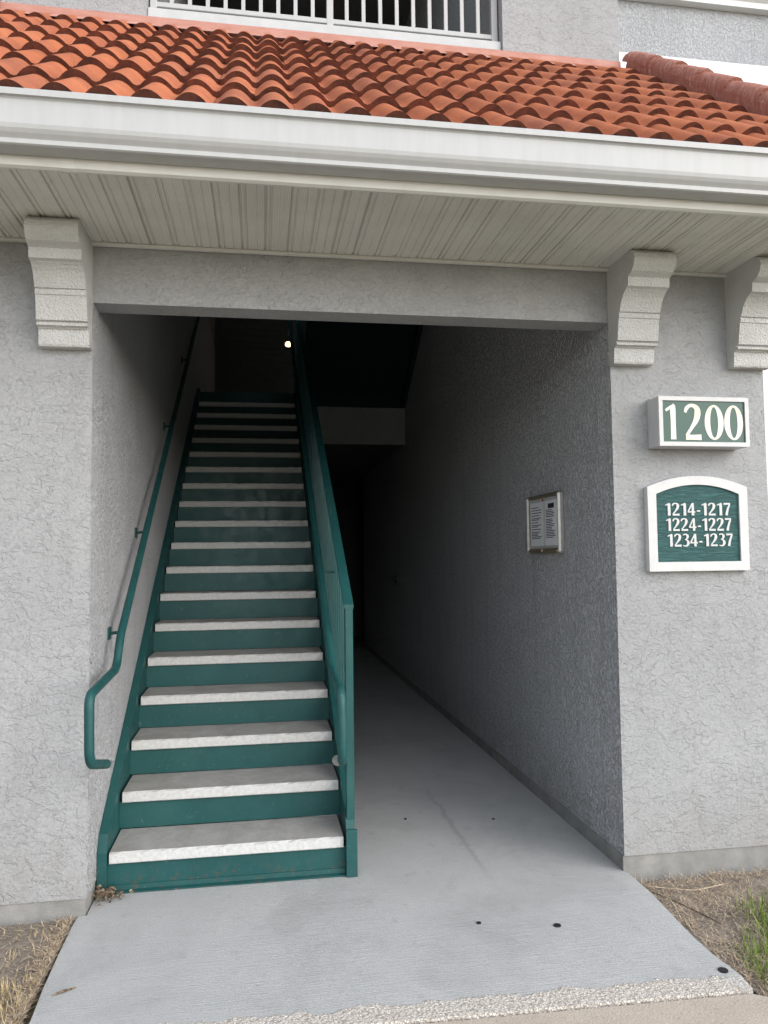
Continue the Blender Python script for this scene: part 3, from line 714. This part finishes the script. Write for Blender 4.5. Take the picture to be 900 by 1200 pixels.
# ------------------------------------------------------------------ building number sign
SG = empty('number_sign', (2.808, -.055, 1.985), 'white framed green box sign reading 1200 on the grey pier', 'sign')
sx0, sx1, sz0, sz1 = 2.576, 3.041, 1.985, 2.222
m = MB(); m.box(sx0, sx1, -.098, -.001, sz0, sz1, 0, .002); m.build('box', 'sign_box_grey', SG)
m = MB(); fw = .020
for (a, b_, c, d) in ((sx0, sx1, sz0, sz0 + fw), (sx0, sx1, sz1 - fw, sz1), (sx0, sx0 + fw, sz0 + fw, sz1 - fw), (sx1 - fw, sx1, sz0 + fw, sz1 - fw)):
    m.box(a, b_, -.112, -.0985, c, d)
m.build('frame', 'sign_white', SG)
m = MB(); m.box(sx0 + fw, sx1 - fw, -.104, -.0984, sz0 + fw, sz1 - fw); fc = m.build('face', 'sign_green', SG)
xx = 2.608
for ch, adv in (('1', .098), ('2', .106), ('0', .102), ('0', .1)):
    glyph(ch, xx, 2.017, .168, -.104, .0015, 0.93 if ch != '1' else .8).build('numeral', 'numeral', fc, fixn=True); xx += adv

# ------------------------------------------------------------------ arched plaque
PL = empty('address_plaque', (2.806, -.015, 1.393), 'arch topped white framed green plaque listing unit number ranges', 'sign')
def arch(x0, x1, z0, zs, zt, n=20):
    xm = (x0 + x1) / 2; hw = (x1 - x0) / 2; sag = zt - zs; rad = (hw * hw + sag * sag) / (2 * sag); zc = zt - rad
    top = []
    for i in range(n + 1):
        x_ = x1 - (x1 - x0) * i / n; top.append((x_, zc + math.sqrt(max(rad * rad - (x_ - xm) ** 2, 0))))
    return [(x0, z0), (x1, z0)] + top
outer = arch(2.546, 3.068, 1.393, 1.797, 1.851); inner = arch(2.590, 3.024, 1.437, 1.763, 1.809)
n = len(outer); m = MB()
ys = [(-.036, outer), (-.036, inner), (-.026, inner), (-.001, outer)]
V = [(p[0], y_, p[1]) for y_, L_ in ys for p in L_]
fs = []
for i in range(n):
    j = (i + 1) % n
    fs += [(i, j, n + j, n + i), (n + i, n + j, 2 * n + j, 2 * n + i), (i, 3 * n + i, 3 * n + j, j)]
m.add(V, fs); m.build('frame', 'sign_white', PL)
m = MB(); m.add([(p[0], -.026, p[1]) for p in inner], [list(range(n))]); m.add([(p[0], -.004, p[1]) for p in inner], [list(range(n))[::-1]]); fc = m.build('board', 'board_green', PL)
for txt, xs, zb in (('1214-1217', 2.636, 1.660), ('1224-1227', 2.638, 1.586), ('1234-1237', 2.643, 1.511)):
    wt = sum(GL[c_][0] for c_ in txt); k_ = .346 / (wt * .060)
    xx = xs
    for c_ in txt:
        glyph(c_, xx, zb, .060, -.026, .004, k_ * .95).build('numeral', 'sign_white', fc); xx += GL[c_][0] * .060 * k_

# ------------------------------------------------------------------ notice case on the passage wall
NC = empty('notice_case', (W - .02, .865, 1.485), 'silver framed glass notice case with two printed sheets on passage wall', 'notice board')
y0, y1, z0, z1 = .600, 1.135, 1.487, 1.835; xf = W - .040
m = MB(); m.box(W - .02, W - .001, y0 + .01, y1 - .01, z0 + .01, z1 - .01); m.build('back_panel', 'sign_box_grey', NC)
for nm, a, b_, c, d, mt in (('frame', y0, y0 + .030, z0, z1, 'aluminium'), ('frame', y1 - .03, y1, z0, z1, 'aluminium'), ('frame', y0 + .0305, y1 - .0305, z1 - .022, z1, 'brass'), ('frame', y0 + .0305, y1 - .0305, z0, z0 + .030, 'brass')):
    m = MB(); m.box(xf, W - .001, a, b_, c, d, 0, .011); m.build(nm, mt, NC)
for a, b_, tilt in ((.655, .845, .0), (.87, 1.085, .0)):
    m = MB(); m.box(W - .026, W - .0245, a, b_, z0 + .045, z1 - .042); pg = m.build('sheet', 'paper', NC)
    zl = z1 - (.10 if a < .8 else .075); q = MB()
    while zl > z0 + .085:
        ln = random.uniform(.55, .95) * (b_ - a - .04)
        ya_ = b_ - .02
        q.box(W - .0272, W - .0262, ya_ - ln, ya_, zl, zl + .0042); zl -= random.choice((.0095, .0095, .0095, .016))
    q.build('print', 'ink', pg)
    if a < .8:
        q = MB()
        for j in range(3): q.box(W - .0272, W - .0262, .70 + j * .031, .729 + j * .031, z1 - .088, z1 - .060)
        q.build('emblem', 'ink', pg)
m = MB(); m.box(W - .0265, W - .0262, .849, .866, z0 + .05, z1 - .03); m.build('divider', 'white_vinyl', NC)
m = MB(); m.tube([(W - .0275, .86, z1 - .036), (W - .034, .86, z1 - .036)], .006, 10); m.build('pin', 'red_pin', NC)
m = MB(); m.box(W - .035, W - .033, y0 + .024, y1 - .026, z0 + .03, z1 - .025); m.build('glass', 'glass', NC)
m = MB(); m.tube([(xf + .002, .875, z0 + .017), (xf - .008, .875, z0 + .017)], .011, 12); m.build('lock', 'brass', NC)

# ------------------------------------------------------------------ small fitting + pendant lamp
m = MB(); m.box(W - .02, W - .001, 5.90, 5.97, 1.13, 1.24, 0, .004); m.tube([(W - .02, 5.935, 1.2), (W - .05, 5.935, 1.2)], .012, 10)
m.build('wall_outlet', 'dark_fitting', label='small dark outlet box on the shadowed passage wall', cat='outlet')
LP = empty('pendant_lamp', (1.141, 8.0, 4.64), 'small lit lamp hanging on a thin cord above the stair top', 'lamp')
def lathe(m, cx, cy, prof_, seg=20):
    vs = [(cx + r_ * math.cos(2 * math.pi * i / seg), cy + r_ * math.sin(2 * math.pi * i / seg), z_) for r_, z_ in prof_ for i in range(seg)]
    m.add(vs, [(j * seg + i, j * seg + (i + 1) % seg, (j + 1) * seg + (i + 1) % seg, (j + 1) * seg + i) for j in range(len(prof_) - 1) for i in range(seg)], 0, True); return m
lathe(MB(), 1.141, 8.0, [(.001, 4.640), (.026, 4.644), (.044, 4.656), (.048, 4.670), (.042, 4.688), (.03, 4.705)]).build('bulb', 'bulb', LP)
lathe(MB(), 1.141, 8.0, [(.058, 4.70), (.060, 4.715), (.045, 4.74), (.03, 4.78), (.02, 4.80), (.006, 4.81)]).build('fitting', 'dark_fitting', LP)
m = MB(); m.tube([(1.141, 8.0, 4.805), (1.141, 8.0, ZT - .002)], .005, 8); m.build('cord', 'stub_wood', LP)

# ------------------------------------------------------------------ ground cover
def blades(name, mat, n, fn, label, cat):
    m = MB()
    for _ in range(n):
        x, y, z, h, w_, lean, az = fn()
        d = Vector((math.cos(az), math.sin(az), 0)); sd_ = Vector((-d.y, d.x, 0)) * w_
        p0 = Vector((x, y, z)); p1 = p0 + d * (h * lean * .45) + Vector((0, 0, h * math.sqrt(max(0, 1 - lean * lean)) * .6)); p2 = p0 + d * h * lean + Vector((0, 0, h * math.sqrt(max(0, 1 - lean * lean))))
        m.add([p0 - sd_, p0 + sd_, p1 + sd_ * .8, p1 - sd_ * .8, p2], [(0, 1, 2, 3), (3, 2, 4)])
    return m.build(name, mat, kind='stuff', label=label, cat=cat, fixn=False)
rnd = random.Random(11)
def dry_left():
    while True:
        x, y = rnd.uniform(-1.6, -.05), rnd.uniform(-1.7, -.06)
        dens = 1.0 if (y < -.42 - .25 * rnd.random()) else .05
        if x > -.10 and y > -.9: dens *= .35
        if rnd.random() < dens: break
    return x, y, -.012, rnd.uniform(.02, .06), rnd.uniform(.0012, .0026), rnd.uniform(.2, .95), rnd.uniform(0, 6.28)
blades('dry_grass', 'dry_grass', 15000, dry_left, 'patch of dry tan grass left of the painted walkway', 'grass')
def straw_pt():
    while True:
        x, y = rnd.uniform(2.40, 4.2), rnd.uniform(-1.6, -.02)
        if rnd.random() < .45 + .55 * (math.sin(x * 9) * math.sin(y * 11 + 1) > -.2): break
    return x, y, -.036 + rnd.uniform(0, .008), rnd.uniform(.02, .065), rnd.uniform(.001, .002), rnd.uniform(.93, .998), rnd.uniform(0, 6.28)
blades('straw', 'straw', 15000, straw_pt, 'loose dry straw scattered on the soil right of the walkway', 'straw')
def straw_left():
    t = rnd.random(); x = -.05 - abs(rnd.gauss(0, .03)) if rnd.random() < .6 else rnd.uniform(-.5, -.05); y = rnd.uniform(-1.0, -.02)
    return x, y, -.006 + rnd.uniform(0, .008), rnd.uniform(.015, .05), rnd.uniform(.001, .0022), rnd.uniform(.93, .998), rnd.uniform(0, 6.28)
blades('straw', 'straw', 2600, straw_left, 'dry clippings caught along the left edge of the walkway', 'straw')
def green_pt():
    while True:
        x, y = rnd.uniform(2.45, 4.4), rnd.uniform(-1.8, -.25)
        e = (x - 2.60) * .8 + (-.36 - y) * .75 + .05 * math.sin(13 * x + 7 * y)
        if x > 2.5 + .06 * math.sin(9 * y) and e > .12 and rnd.random() < min(1, (e - .08) * 5): break
    return x, y, -.04, rnd.uniform(.03, .095), rnd.uniform(.0013, .0026), rnd.uniform(.05, .8), rnd.uniform(0, 6.28)
blades('green_grass', 'green_grass', 14000, green_pt, 'tuft of green lawn grass beside the right soil strip', 'grass')
m = MB()
for _ in range(120):
    x, y, z = rnd.gauss(.05, .036), Y1 - .03 - abs(rnd.gauss(0, .035)), abs(rnd.gauss(0, .024)) + .003
    if x < .006: x = .006 + rnd.random() * .02
    a, L, w_ = rnd.uniform(0, 6.28), rnd.uniform(.012, .034), rnd.uniform(.003, .009)
    d = Vector((math.cos(a), math.sin(a), rnd.uniform(-.2, .8))).normalized(); sd_ = d.orthogonal().normalized() * w_
    p = Vector((x, y, z))
    m.add([p, p + d * L * .45 + sd_ + Vector((0, 0, .003)), p + d * L, p + d * L * .5 - sd_ + Vector((0, 0, .003))], [(0, 1, 2, 3)])
m.build('leaf_litter', 'dead_leaf', kind='stuff', label='small heap of dead leaves at the foot of the stairs', cat='leaves', fixn=False)
for pts, mt, lb in (([(2.44, -.10, -.028), (2.62, -.20, -.022), (2.80, -.15, -.026)], 'straw', 'pale dry twig lying on the soil just below the pier plinth'), ([(2.43, -.14, -.027), (2.50, -.33, -.020), (2.56, -.50, -.022)], 'dead_leaf', 'dark thin twig on the soil reaching towards the green grass')):
    m = MB(); m.tube(fillet(pts, .05), .0032, 6); m.build('twig', mt, label=lb, cat='twig', group='twigs on the soil')
